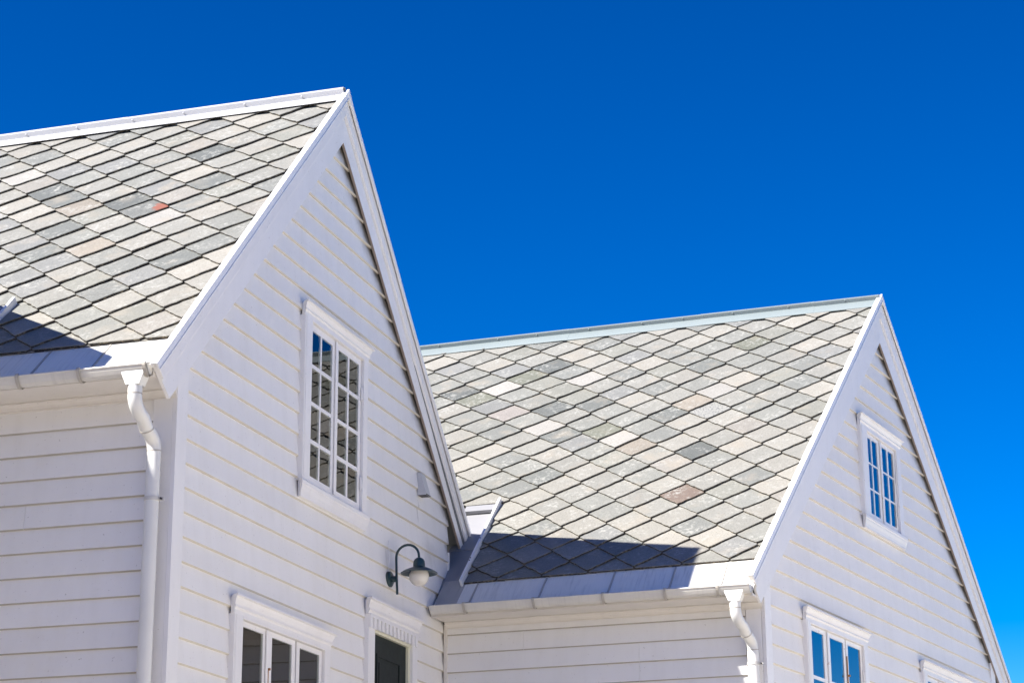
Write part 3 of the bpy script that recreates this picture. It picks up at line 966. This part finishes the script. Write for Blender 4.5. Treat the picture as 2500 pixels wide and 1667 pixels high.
window(FG1, gw, (2.045, 3.375), W1_HOLE, [(2.19, 2.718, [(2.212, 2.412), (2.448, 2.650)]), (2.718, 3.28, [(2.788, 2.985), (3.028, 3.222)])],
       [(6.303, 6.565), (6.005, 6.268), (5.707, 5.970), (5.415, 5.670)], 4, ch=0.117, label='tall casement window high in the left gable, sixteen small panes reflecting the slate roof')
window(FG1, gw, (0.938, 2.672), LW_HOLE, [(1.08, 1.525, [(1.123, 1.472)]), (1.545, 2.05, [(1.635, 1.987)]), (2.07, 2.562, [(2.139, 2.508)])],
       [(3.700, 4.088), (3.05, 3.662), (2.40, 3.015)], 1, sill=False, inner=True, ch=0.141, label='three light casement window below the gable window, dark panes', hinge=True, corn_ext=0.0)
# rust stain and bolt between the first two lights
b = MB(); b.tube([FG1(1.568, 0.012, 3.855), FG1(1.568, 0.026, 3.855)], 0.009, 8)
b.box(FG1, 1.560, 1.572, 0.0121, 0.0135, 3.70, 3.85)
b.build('casement_bolt', M['rust'], gw)

# ---- door with dentilled head
dr = MB()
dr.box(FG1, 3.462, 3.604, -0.029, 0.032, 1.2, 4.560)
dr.box(FG1, 4.486, 4.605, -0.029, 0.032, 1.2, 4.560)
dr.box(FG1, 3.604, 4.486, -0.029, 0.020, 4.470, 4.560)
dcase = dr.build('door_frame', M['trim'], gw, bevel=0.002)
b = MB()
b.box(FG1, 3.604, 4.486, -0.029, 0.012, 4.440, 4.4695)
b.box(FG1, 4.452, 4.486, -0.029, 0.006, 1.2, 4.4395)
b.build('door_stop', M['cream'], dcase)
for i in range(13):
    b = MB()
    s = 3.492 + i * 0.0885
    b.box(FG1, s - 0.024, s + 0.024, 0.0321 if (s < 3.6 or s > 4.49) else 0.0201, 0.046, 4.458 if 3.62 < s < 4.47 else 4.452, 4.556)
    b.build('dentil', M['trim'], dcase, bevel=0.002)
b = MB()
b.box(FG1, 3.470, 4.597, 0.0325, 0.0445, 4.5405, 4.5595)
hc = 4.540
b.extrude_s(FG1, [(o, hc + z + 0.022) for o, z in CORN[:12]] + [(0.036, hc + 0.021), (0.0, hc + 0.021)], 3.462, 4.605, taper=lambda o: max(0.0, o - 0.02))
b.build('cornice', M['trim'], dcase)
b = MB()
b.box(FG1, 3.6045, 4.4515, -0.045, -0.018, 1.2, 4.4395)
door = b.build('door', M['door'], dcase)
b = MB()
for (a, c) in ((3.755, 3.785), (4.275, 4.305)):
    b.box(FG1, a, c, -0.0179, -0.006, 3.3, 4.262)
b.box(FG1, 3.755, 4.305, -0.0179, -0.0065, 4.262, 4.290)
b.box(FG1, 3.815, 4.245, -0.0179, -0.009, 3.35, 4.225)
b.build('door_panel', M['door'], dcase, bevel=0.003)
b = MB()
b.tube([FG1(4.445, -0.016, 3.80), FG1(4.445, 0.03, 3.80), FG1(4.38, 0.035, 3.80)], 0.012, 10)
b.tube([FG1(4.455, 0.0, 3.76), FG1(4.455, 0.0, 3.87)], 0.016, 10)
b.build('door_hinge', M['dark_metal'], dcase)

# ---- vent hood
b = MB()
v0, v1 = 4.685, 4.80
b.add([FG1(v0, -0.012, 6.0), FG1(v1, -0.012, 6.0), FG1(v0, -0.01, 5.80), FG1(v1, -0.01, 5.80), FG1(v0, 0.070, 5.822), FG1(v1, 0.070, 5.822), FG1(v0, 0.02, 6.0), FG1(v1, 0.02, 6.0), FG1(v0, 0.070, 5.800), FG1(v1, 0.070, 5.800)],
      [(0, 6, 7, 1), (6, 4, 5, 7), (4, 8, 9, 5), (0, 2, 8, 4, 6), (1, 7, 5, 9, 3)])
vent = b.build('vent_cover', M['vent'], gw)
b = MB()
b.box(FG1, v0 + 0.006, v1 - 0.006, -0.01, 0.078, 5.803, 5.808)
b.build('vent_grille', M['dark_metal'], vent)

# =================================================================== HOUSE 2 (right gable)
H2 = root('wooden_house', (2.9, 5.3, 0), 'white clapboard house on the right whose gable windows mirror the blue sky', 'house', 'white wooden houses with slate roofs')
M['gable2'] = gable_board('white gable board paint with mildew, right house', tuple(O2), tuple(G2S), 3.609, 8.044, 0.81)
top2 = (3.66, 8.572); bot2 = (3.609, 8.044)
nl2 = (-0.378, 4.966); nb2 = (-0.14, 4.754); fl2 = (7.79, 5.035); fb2 = (7.56, 4.85)
def near_in2(z): return nb2[0] + (z - nb2[1]) / (bot2[1] - nb2[1]) * (bot2[0] - nb2[0])
def far_in2(z): return fb2[0] - (z - fb2[1]) / (bot2[1] - fb2[1]) * (fb2[0] - bot2[0])
def lim2(z):
    lo = 0.165; hi = 7.118
    if z > 4.75: lo = max(lo, near_in2(z) - 0.10)
    if z > 4.80: hi = min(hi, far_in2(z) + 0.04)
    return (lo, hi) if hi - lo > 0.02 else None
WA = (2.975, 3.925, 6.10, 6.970)
WL = (1.050, 2.510, 2.95, 4.766)
WR = (4.515, 5.975, 2.95, 4.745)
holes2 = [WA, WL, WR]
gw2 = sheathing(FG2, H2, [(0.02, 7.2, 0.02, 7.2, 0, 4.8), (0.02, 7.2, 3.59, 3.61, 4.8, 8.05)], holes2)
gw2.name = 'gable_wall'
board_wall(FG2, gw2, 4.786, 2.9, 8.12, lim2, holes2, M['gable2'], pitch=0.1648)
ew2 = sheathing(FE2, H2, [(-0.05, 2.87, -0.05, 2.87, 0, 4.80)], [])
ew2.name = 'eaves_wall'
board_wall(FE2, ew2, 4.510, 1.9, 4.735, lambda z: (0.034, 2.725), [], M['board'], pitch=0.1655, lipm='lip_dark')
b = MB()
b.box(FG2, 0.0, 0.150, -0.03, 0.002, 0, 5.12)
b.box(FE2, 2.730, 2.863, -0.03, 0.0, 0, 4.775)
b.build('corner_board', M['trim'], H2, bevel=0.002)
b = MB(); b.box(FG2, 7.118, 7.28, -0.03, 0.004, 0, 5.2); b.build('corner_board', M['trim'], H2, bevel=0.002)
b = MB(); b.box(FE2, 0.002, 0.034, -0.03, 0.006, 0, 4.775); b.build('corner_strip', M['soffit'], H2, bevel=0.002)
b = MB()
b.box(FG2, 0.05, 7.2, -8.05, -8.0, 0, 4.9)
b.box(FG2, 7.2, 7.24, -8.0, -0.06, 0, 4.9)
b.build('back_wall', M['board'], H2)

S2 = 0.922; T2n = math.hypot(1, S2)
E0 = IC + E2O * 0.35
PERP = -E2O
RF2 = Frame((E0.x, E0.y, 4.88), E2S, Vector((0, 0, 1)) / T2n - PERP * (S2 / T2n), PERP / T2n + Vector((0, 0, S2 / T2n)))
SK = math.tan(math.radians(8.28))            # the gable runs skew to the eaves
def verge_u(t): return 2.8946 + (t / T2n - 0.35) * SK
RT2 = 5.367
b = MB()
vs = []
for (u, t) in ((-5.0, 0.25), (verge_u(0.25) , 0.25), (verge_u(RT2 + 0.03), RT2 + 0.03), (-5.0, RT2 + 0.03)):
    vs += [(u, t)]
P = [RF2(u, -0.040, t) for u, t in vs] + [RF2(u, -0.075, t) for u, t in vs]
# the deck is left open over the neighbour's wall: only where u > 0 below the valley line
b.add([RF2(0.0, h, t) for h in (-0.040, -0.075) for t in (0.25, 1.72)] + [RF2(verge_u(t), h, t) for h in (-0.040, -0.075) for t in (0.25, 1.72)],
      [(0, 4, 5, 1), (2, 3, 7, 6), (0, 1, 3, 2), (4, 6, 7, 5), (0, 2, 6, 4), (1, 5, 7, 3)])
b.add([RF2(-5.0, h, t) for h in (-0.040, -0.075) for t in (1.72, RT2 + 0.02)] + [RF2(verge_u(t), h, t) for h in (-0.040, -0.075) for t in (1.72, RT2 + 0.02)],
      [(0, 4, 5, 1), (2, 3, 7, 6), (0, 1, 3, 2), (4, 6, 7, 5), (0, 2, 6, 4), (1, 5, 7, 3)])
roof2 = b.build('roof', M['under'], H2)
PR = RF2(0, 0, RT2)
FSl = Frame((PR.x, PR.y, PR.z), E2S, Vector((0, 0, 1)) / T2n + PERP * (0.88 / math.hypot(1, 0.88)), PERP / math.hypot(1, 0.88) - Vector((0, 0, 0.88 / math.hypot(1, 0.88))))
b = MB()
sk0 = verge_u(RT2)
b.add([FSl(-5, 0, 0), FSl(sk0 + 0.02, 0, 0), FSl(sk0 + 0.02 + 5.4 * SK / math.hypot(1, 0.88), 0, 5.4), FSl(-5, 0, 5.4)] + [FSl(-5, -0.05, 0), FSl(sk0 + 0.02, -0.05, 0), FSl(sk0 + 0.02 + 5.4 * SK / math.hypot(1, 0.88), -0.05, 5.4), FSl(-5, -0.05, 5.4)],
      [(0, 1, 2, 3), (4, 7, 6, 5), (0, 4, 5, 1), (1, 5, 6, 2), (2, 6, 7, 3), (3, 7, 4, 0)])
b.build('far_slope', M['far_roof'], roof2)

def ucol(c):
    return 0.52 + 0.4195 * c if c >= 0 else 0.52 + 0.468 * c
tips = []
for k in range(-2, 27):
    for cc in range(-6, 9):
        c = cc + (0.5 if k % 2 else 0.0)
        u = ucol(c)
        t = 0.365 + 0.022 * u + 0.202 * k
        lv = verge_u(t)
        if u > lv + 0.25 or u < -2.7: continue
        # out of sight behind the left house
        if t + 0.2 < 1.9 and u < -0.1: continue
        if u < -0.4 and t < 1.2 + (-u) * 0.9: continue
        wl = (ucol(c) - ucol(c - 0.5)); wr = (ucol(c + 0.5) - ucol(c))
        tips.append((u, t, wl, wr))
tips.sort(key=lambda q: q[1] * 0.6 - q[0])
m_ = SK / T2n
vc = 2.8946 - 0.35 * SK + 0.018
regA = [(1, -m_, vc), (0, -1, -1.735), (0, 1, 5.30)]
regB = [(1, -m_, vc), (-0.022, -1, -0.352 - 0.022 * 0), (0, 1, 1.7352), (-1, 0, -0.222)]
regB[1] = (0.022, -1, -0.352)
SP2 = {'D': [[-0.05, 4.65], [-0.91, 4.21], [0.2, 3.6], [1.96, 2.42]], 'G': [[0.63, 3.6], [0.41, 2.98], [0.43, 2.22], [1.72, 4.25], [2.66, 2.39], [1.17, 3.05], [1.51, 3.22]],
       'O': [[-0.67, 3.98], [-0.27, 4.43], [0.86, 3.01], [2.12, 4.6]], 'B': [[2.0, 1.62]], 'T': [[1.3, 2.61], [1.69, 3.45]], 'P': [[-0.27, 3.56]], 'S': [[1.94, 3.2]],
       'W': [[0.36, 4.59], [-0.43, 4.21], [1.08, 2.84], [1.92, 3.64], [0.22, 3.16], [0.37, 4.22]]}
slate_roof(RF2, roof2, tips, 0.21, 0.202, [regA, regB], SP2)

rz2 = 8.559 - 0.055
PRr = RF2(0, 0, RT2)
FR2 = Frame((PRr.x, PRr.y, 0), E2S, E2O)
ridge_cap(FR2, H2, -3.0, sk0 + 0.01, 0.0, PRr.z + 0.004, 0.125, M['ridge_grey'], [-1.2, 0.05, 1.55, 2.75], 0.92, [-1.45, -0.75, -0.3, 0.3, 0.9, 1.35, 1.9, 2.5, 3.1], roll=0.052)
rake(FG2, H2, top2, bot2, nl2, nb2, -1, seam=0.50)
rake(FG2, H2, top2, bot2, fl2, fb2, 1, seam=0.35)
b = MB()
b.prism_sz(FG2, [(3.66 - 0.09, 8.572 - 0.08), (3.66, 8.583), (3.66 + 0.09, 8.572 - 0.075), (3.66 + 0.045, 8.572 - 0.10), (3.66, 8.525), (3.66 - 0.045, 8.572 - 0.10)], 0.046, 0.0665)
b.build('verge_cap', M['cap'], H2)

p_sl = 0.37 / T2n
eaves(FE2, H2, 0.02, 2.875, 4.790, 4.862, (0.35 - p_sl, 4.88 + S2 * p_sl - 0.032), [0.355, 0.99, 1.61, 2.15, 2.60], seams=(0.235, 0.92, 2.62), gut_s=(0.035, 2.872), dirty_first=True)
downpipe(FE2, H2, 2.735, 2.800, 4.862, [4.263, 2.6], 'white downpipe at the corner of the right house')

window(FG2, gw2, (2.785, 4.045), WA, [(2.98, 3.432, [(3.02, 3.160), (3.200, 3.345)]), (3.432, 3.92, [(3.512, 3.664), (3.716, 3.868)])],
       [(6.668, 6.915), (6.406, 6.646), (6.145, 6.384)], 3, rusty=True, glass='glass2', label='small casement window high in the right gable, twelve blue panes')
window(FG2, gw2, (0.938, 2.620), WL, [(1.055, 1.525, [(1.088, 1.432)]), (1.545, 2.025, [(1.610, 1.968)]), (2.045, 2.505, [(2.102, 2.448)])],
       [(4.320, 4.711), (3.62, 4.284), (3.0, 3.585)], 1, rusty=True, glass='glass2', sill=False, label='three light casement window low in the right gable, blue panes')
window(FG2, gw2, (4.392, 6.095), WR, [(4.520, 4.99, [(4.562, 4.900)]), (5.01, 5.49, [(5.075, 5.433)]), (5.51, 5.97, [(5.567, 5.91)])],
       [(4.29, 4.686), (3.60, 4.255), (3.0, 3.565)], 1, rusty=True, glass='glass2', sill=False, label='casement window cut off by the lower edge, beside the far rake')
# latch on the middle lights
b = MB(); b.box(FG2, 2.030, 2.042, 0.0125, 0.020, 4.33, 4.60); b.tube([FG2(2.036, 0.02, 4.42), FG2(2.036, 0.04, 4.42)], 0.01, 8); b.build('window_latch', M['rust'], gw2)

# ---- valley tray and its upstand on the right house, beside the left gable
def tray(RF, parent, u0, u1, t0, t1, side_wall_u):
    b = MB()
    b.box(RF, u0, u1, -0.036, -0.030, t0, t1 - 0.10)
    v = b.build('valley_tray', M['tray'], parent)
    b = MB()
    b.box(RF, u0 - 0.02, u1 + 0.0, -0.020, 0.012, t1 - 0.10, t1)
    b.build('tray_head', M['tray'], v)
    b = MB()
    b.box(RF, u0, u1 - 0.002, -0.0295, -0.024, t0 + 0.72, t0 + 0.80)
    b.build('tray_seam', M['tray'], v)
    b = MB()
    b.box(RF, u1 + 0.004, u1 + 0.028, -0.036, 0.044, t0 + 0.09, t1 + 0.06)
    k = b.build('upstand_bar', M['cap'], v, bevel=0.003)
    for t in (t0 + 0.42, t0 + 0.46, t0 + 0.80):
        c = RF(u1 + 0.014, 0.044, t)
        s = MB(); s.tube([c, c + RF.o * 0.004], 0.006, 8); s.build('bar_screw', M['dark_metal'], v)
tray(RF2, roof2, -0.10, 0.190, 0.24, 1.705, 0)
tray(RF1, roof1, -1.80, -1.584, -0.2, 1.19, 0)

# =================================================================== HOUSE 0 (only its shadow is in the picture)
H0 = root('wooden_house', (-1.8, -1.8, 0), 'white clapboard house left of the picture that shades the left roof', 'house', 'white wooden houses with slate roofs')
F0 = Frame((-1.86, 0, 0), (0, 1, 0), (1, 0, 0))
pk0 = (-1.81, 7.86); n0 = (-5.0, 4.65); f0 = (0.50, 6.474)
b = MB()
b.prism_sz(F0, [(-4.7, 0), (-0.06, 0), (-0.06, 6.55), (pk0[0], 7.6), (-4.7, 4.7)], -0.10, -0.0305)
w0 = b.build('gable_wall', M['sheath'], H0)
def lim0(z):
    lo, hi = -4.7, -0.06
    if z > 4.6: lo = max(lo, n0[0] + (z + 0.25 - n0[1]) / (pk0[1] - n0[1]) * (pk0[0] - n0[0]))
    if z > 6.2: hi = min(hi, f0[0] - (z + 0.25 - f0[1]) / (pk0[1] - f0[1]) * (f0[0] - pk0[0]))
    return (lo, hi) if hi - lo > 0.02 else None
board_wall(F0, w0, 4.5, 1.9, 7.55, lim0, [], M['board'])
rake(F0, H0, pk0, (pk0[0], pk0[1] - 0.45), n0, (n0[0] + 0.15, n0[1] - 0.25), -1)
rake(F0, H0, pk0, (pk0[0], pk0[1] - 0.45), f0, (f0[0] - 0.1, f0[1] - 0.3), 1)
b = MB()
for (a, c) in ((pk0, n0), (pk0, f0)):
    b.prism_sz(F0, [a, c, (c[0], c[1] - 0.07), (a[0], a[1] - 0.07)], -5.0, 0.02)
b.build('roof', M['far_roof'], H0)
b = MB(); b.box(F0, -4.7, -4.65, -5.0, -0.1, 0, 4.8); b.build('eaves_wall', M['board'], H0)

# =================================================================== unseen white house, added to bounce sunlight onto the gables
HN = root('wooden_house', (11.3, -1, 0), 'unseen white clapboard house added to bounce sunlight onto the gables', 'house', 'white wooden houses with slate roofs')
FN = Frame((11.3, 12, 0), (0, -1, 0), (-1, 0, 0))
NH = [(2.0 + 3.4 * i, 3.1 + 3.4 * i, zz, zz + 1.4) for i in range(7) for zz in (1.1, 4.0)]
b = MB(); b.box(FN, 0, 25, -9.0, -0.31, 0, 6.0); b.build('wall_core', M['sheath'], HN)
nw = sheathing(FN, HN, [(0, 25, 0, 25, 0, 6.0)], NH); nw.name = 'facade'
board_wall(FN, nw, 0.2, 0.2, 6.0, lambda z: (0.0, 25.0), NH, M['board'])
for (a, c, z0, z1) in NH:
    b = MB()
    b.box(FN, a - 0.1, a, -0.02, 0.03, z0 - 0.1, z1 + 0.1); b.box(FN, c, c + 0.1, -0.02, 0.03, z0 - 0.1, z1 + 0.1)
    b.box(FN, a, c, -0.02, 0.03, z1, z1 + 0.1); b.box(FN, a, c, -0.02, 0.03, z0 - 0.1, z0)
    b.box(FN, (a + c) / 2 - 0.03, (a + c) / 2 + 0.03, -0.02, 0.02, z0, z1)
    wdw = b.build('window', M['trim'], nw)
    b = MB(); b.box(FN, a, c, -0.012, -0.006, z0, z1); b.build('pane', M['glass'], wdw)
b = MB()
b.prism_sz(Frame((11.3, 12, 0), (1, 0, 0), (0, -1, 0)), [(-0.4, 6.0), (4.5, 9.0), (9.4, 6.0)], -0.3, 25.3)
b.build('roof', M['far_roof'], HN)

# =================================================================== unseen building behind the camera, added to dim and warm the eaves walls
HB = root('light_blocker', (-5, -16, 0), 'unseen ochre red building added to dim and warm light on the eaves walls', 'building')
M['red'] = painted_wood('ochre red paint', (0.34, 0.17, 0.10), amount=0.1)
FB = Frame((12, -15.5, 0), (-1, 0, 0), (0, 1, 0))
NB = [(2.5 + 4.0 * i, 3.7 + 4.0 * i, zz, zz + 1.3) for i in range(8) for zz in (1.1, 4.2)]
bw = sheathing(FB, HB, [(0, 36, 0, 36, 0, 6.6)], NB); bw.name = 'facade'
b = MB(); b.box(FB, 0, 36, -10.0, -0.31, 0, 6.6); b.build('wall_core', M['sheath'], HB)
board_wall(FB, bw, 0.1, 0.1, 6.6, lambda z: (0.0, 36.0), NB, M['red'], pitch=0.22)
for (a, c, z0, z1) in NB:
    b = MB()
    b.box(FB, a - 0.1, a, -0.02, 0.03, z0 - 0.1, z1 + 0.1); b.box(FB, c, c + 0.1, -0.02, 0.03, z0 - 0.1, z1 + 0.1)
    b.box(FB, a, c, -0.02, 0.03, z1, z1 + 0.1); b.box(FB, a, c, -0.02, 0.03, z0 - 0.1, z0)
    wdw = b.build('window', M['trim'], bw)
    b = MB(); b.box(FB, a, c, -0.012, -0.006, z0, z1); b.build('pane', M['glass'], wdw)
b = MB()
b.prism_sz(Frame((12, -15.5, 0), (0, -1, 0), (-1, 0, 0)), [(-0.4, 6.6), (5.0, 10.4), (10.4, 6.6)], -0.3, 36.3)
b.build('roof', M['far_roof'], HB)

# =================================================================== wall lamp
LP = root('wall_lamp', (0.0, 4.0, 4.93), 'dark green swan neck wall lamp with white globe, above the door', 'lamp')
b = MB()
Fl = Frame((0, 4.0, 0), (0, 1, 0), (1, 0, 0))
b.tube([Fl(0, -0.014, 4.936), Fl(0, 0.012, 4.936), Fl(0, 0.022, 4.936)], [0.066, 0.066, 0.052], 20)
b.tube([Fl(0, 0.02, 4.936), Fl(0, 0.058, 4.936)], 0.026, 12)
b.build('wall_plate', M['lamp_green'], LP, smooth=True)
b = MB()
path = [Fl(0, 0.070, 4.806), Fl(0, 0.063, 4.94), Fl(0, 0.058, 5.10)]
cx, cz, rr = 0.158, 5.115, 0.100
for i in range(0, 13):
    a = math.pi - math.pi * i / 12
    path.append(Fl(0, cx + rr * math.cos(a), cz + rr * math.sin(a)))
path.append(Fl(0, 0.259, 5.085))
b.tube(path, 0.0105, 12)
b.build('swan_neck', M['lamp_green'], LP, smooth=True)
b = MB(); b.tube([Fl(-0.012, -0.002, 4.99), Fl(-0.014, -0.001, 5.12), Fl(-0.014, -0.004, 5.26)], 0.0035, 6); b.build('cable', M['trim'], LP)
b = MB()
b.lathe((0.260, 4.0, 4.985), [(0.0, 0.118), (0.018, 0.116), (0.036, 0.104), (0.047, 0.085), (0.050, 0.062), (0.050, 0.040), (0.056, 0.036), (0.090, 0.022), (0.130, 0.004), (0.154, -0.014), (0.153, -0.019), (0.128, -0.004), (0.088, 0.012), (0.05, 0.022), (0.0, 0.024)], 32)
b.build('shade', M['lamp_green'], LP, smooth=True)
b = MB()
pr = []
for i in range(0, 15):
    a = math.radians(55 - 145 * i / 14)
    pr.append((0.083 * math.cos(a) if i < 14 else 0.0, 0.083 * math.sin(a)))
b.lathe((0.260, 4.0, 4.945), pr, 32)
b.build('globe', M['globe'], LP, smooth=True)
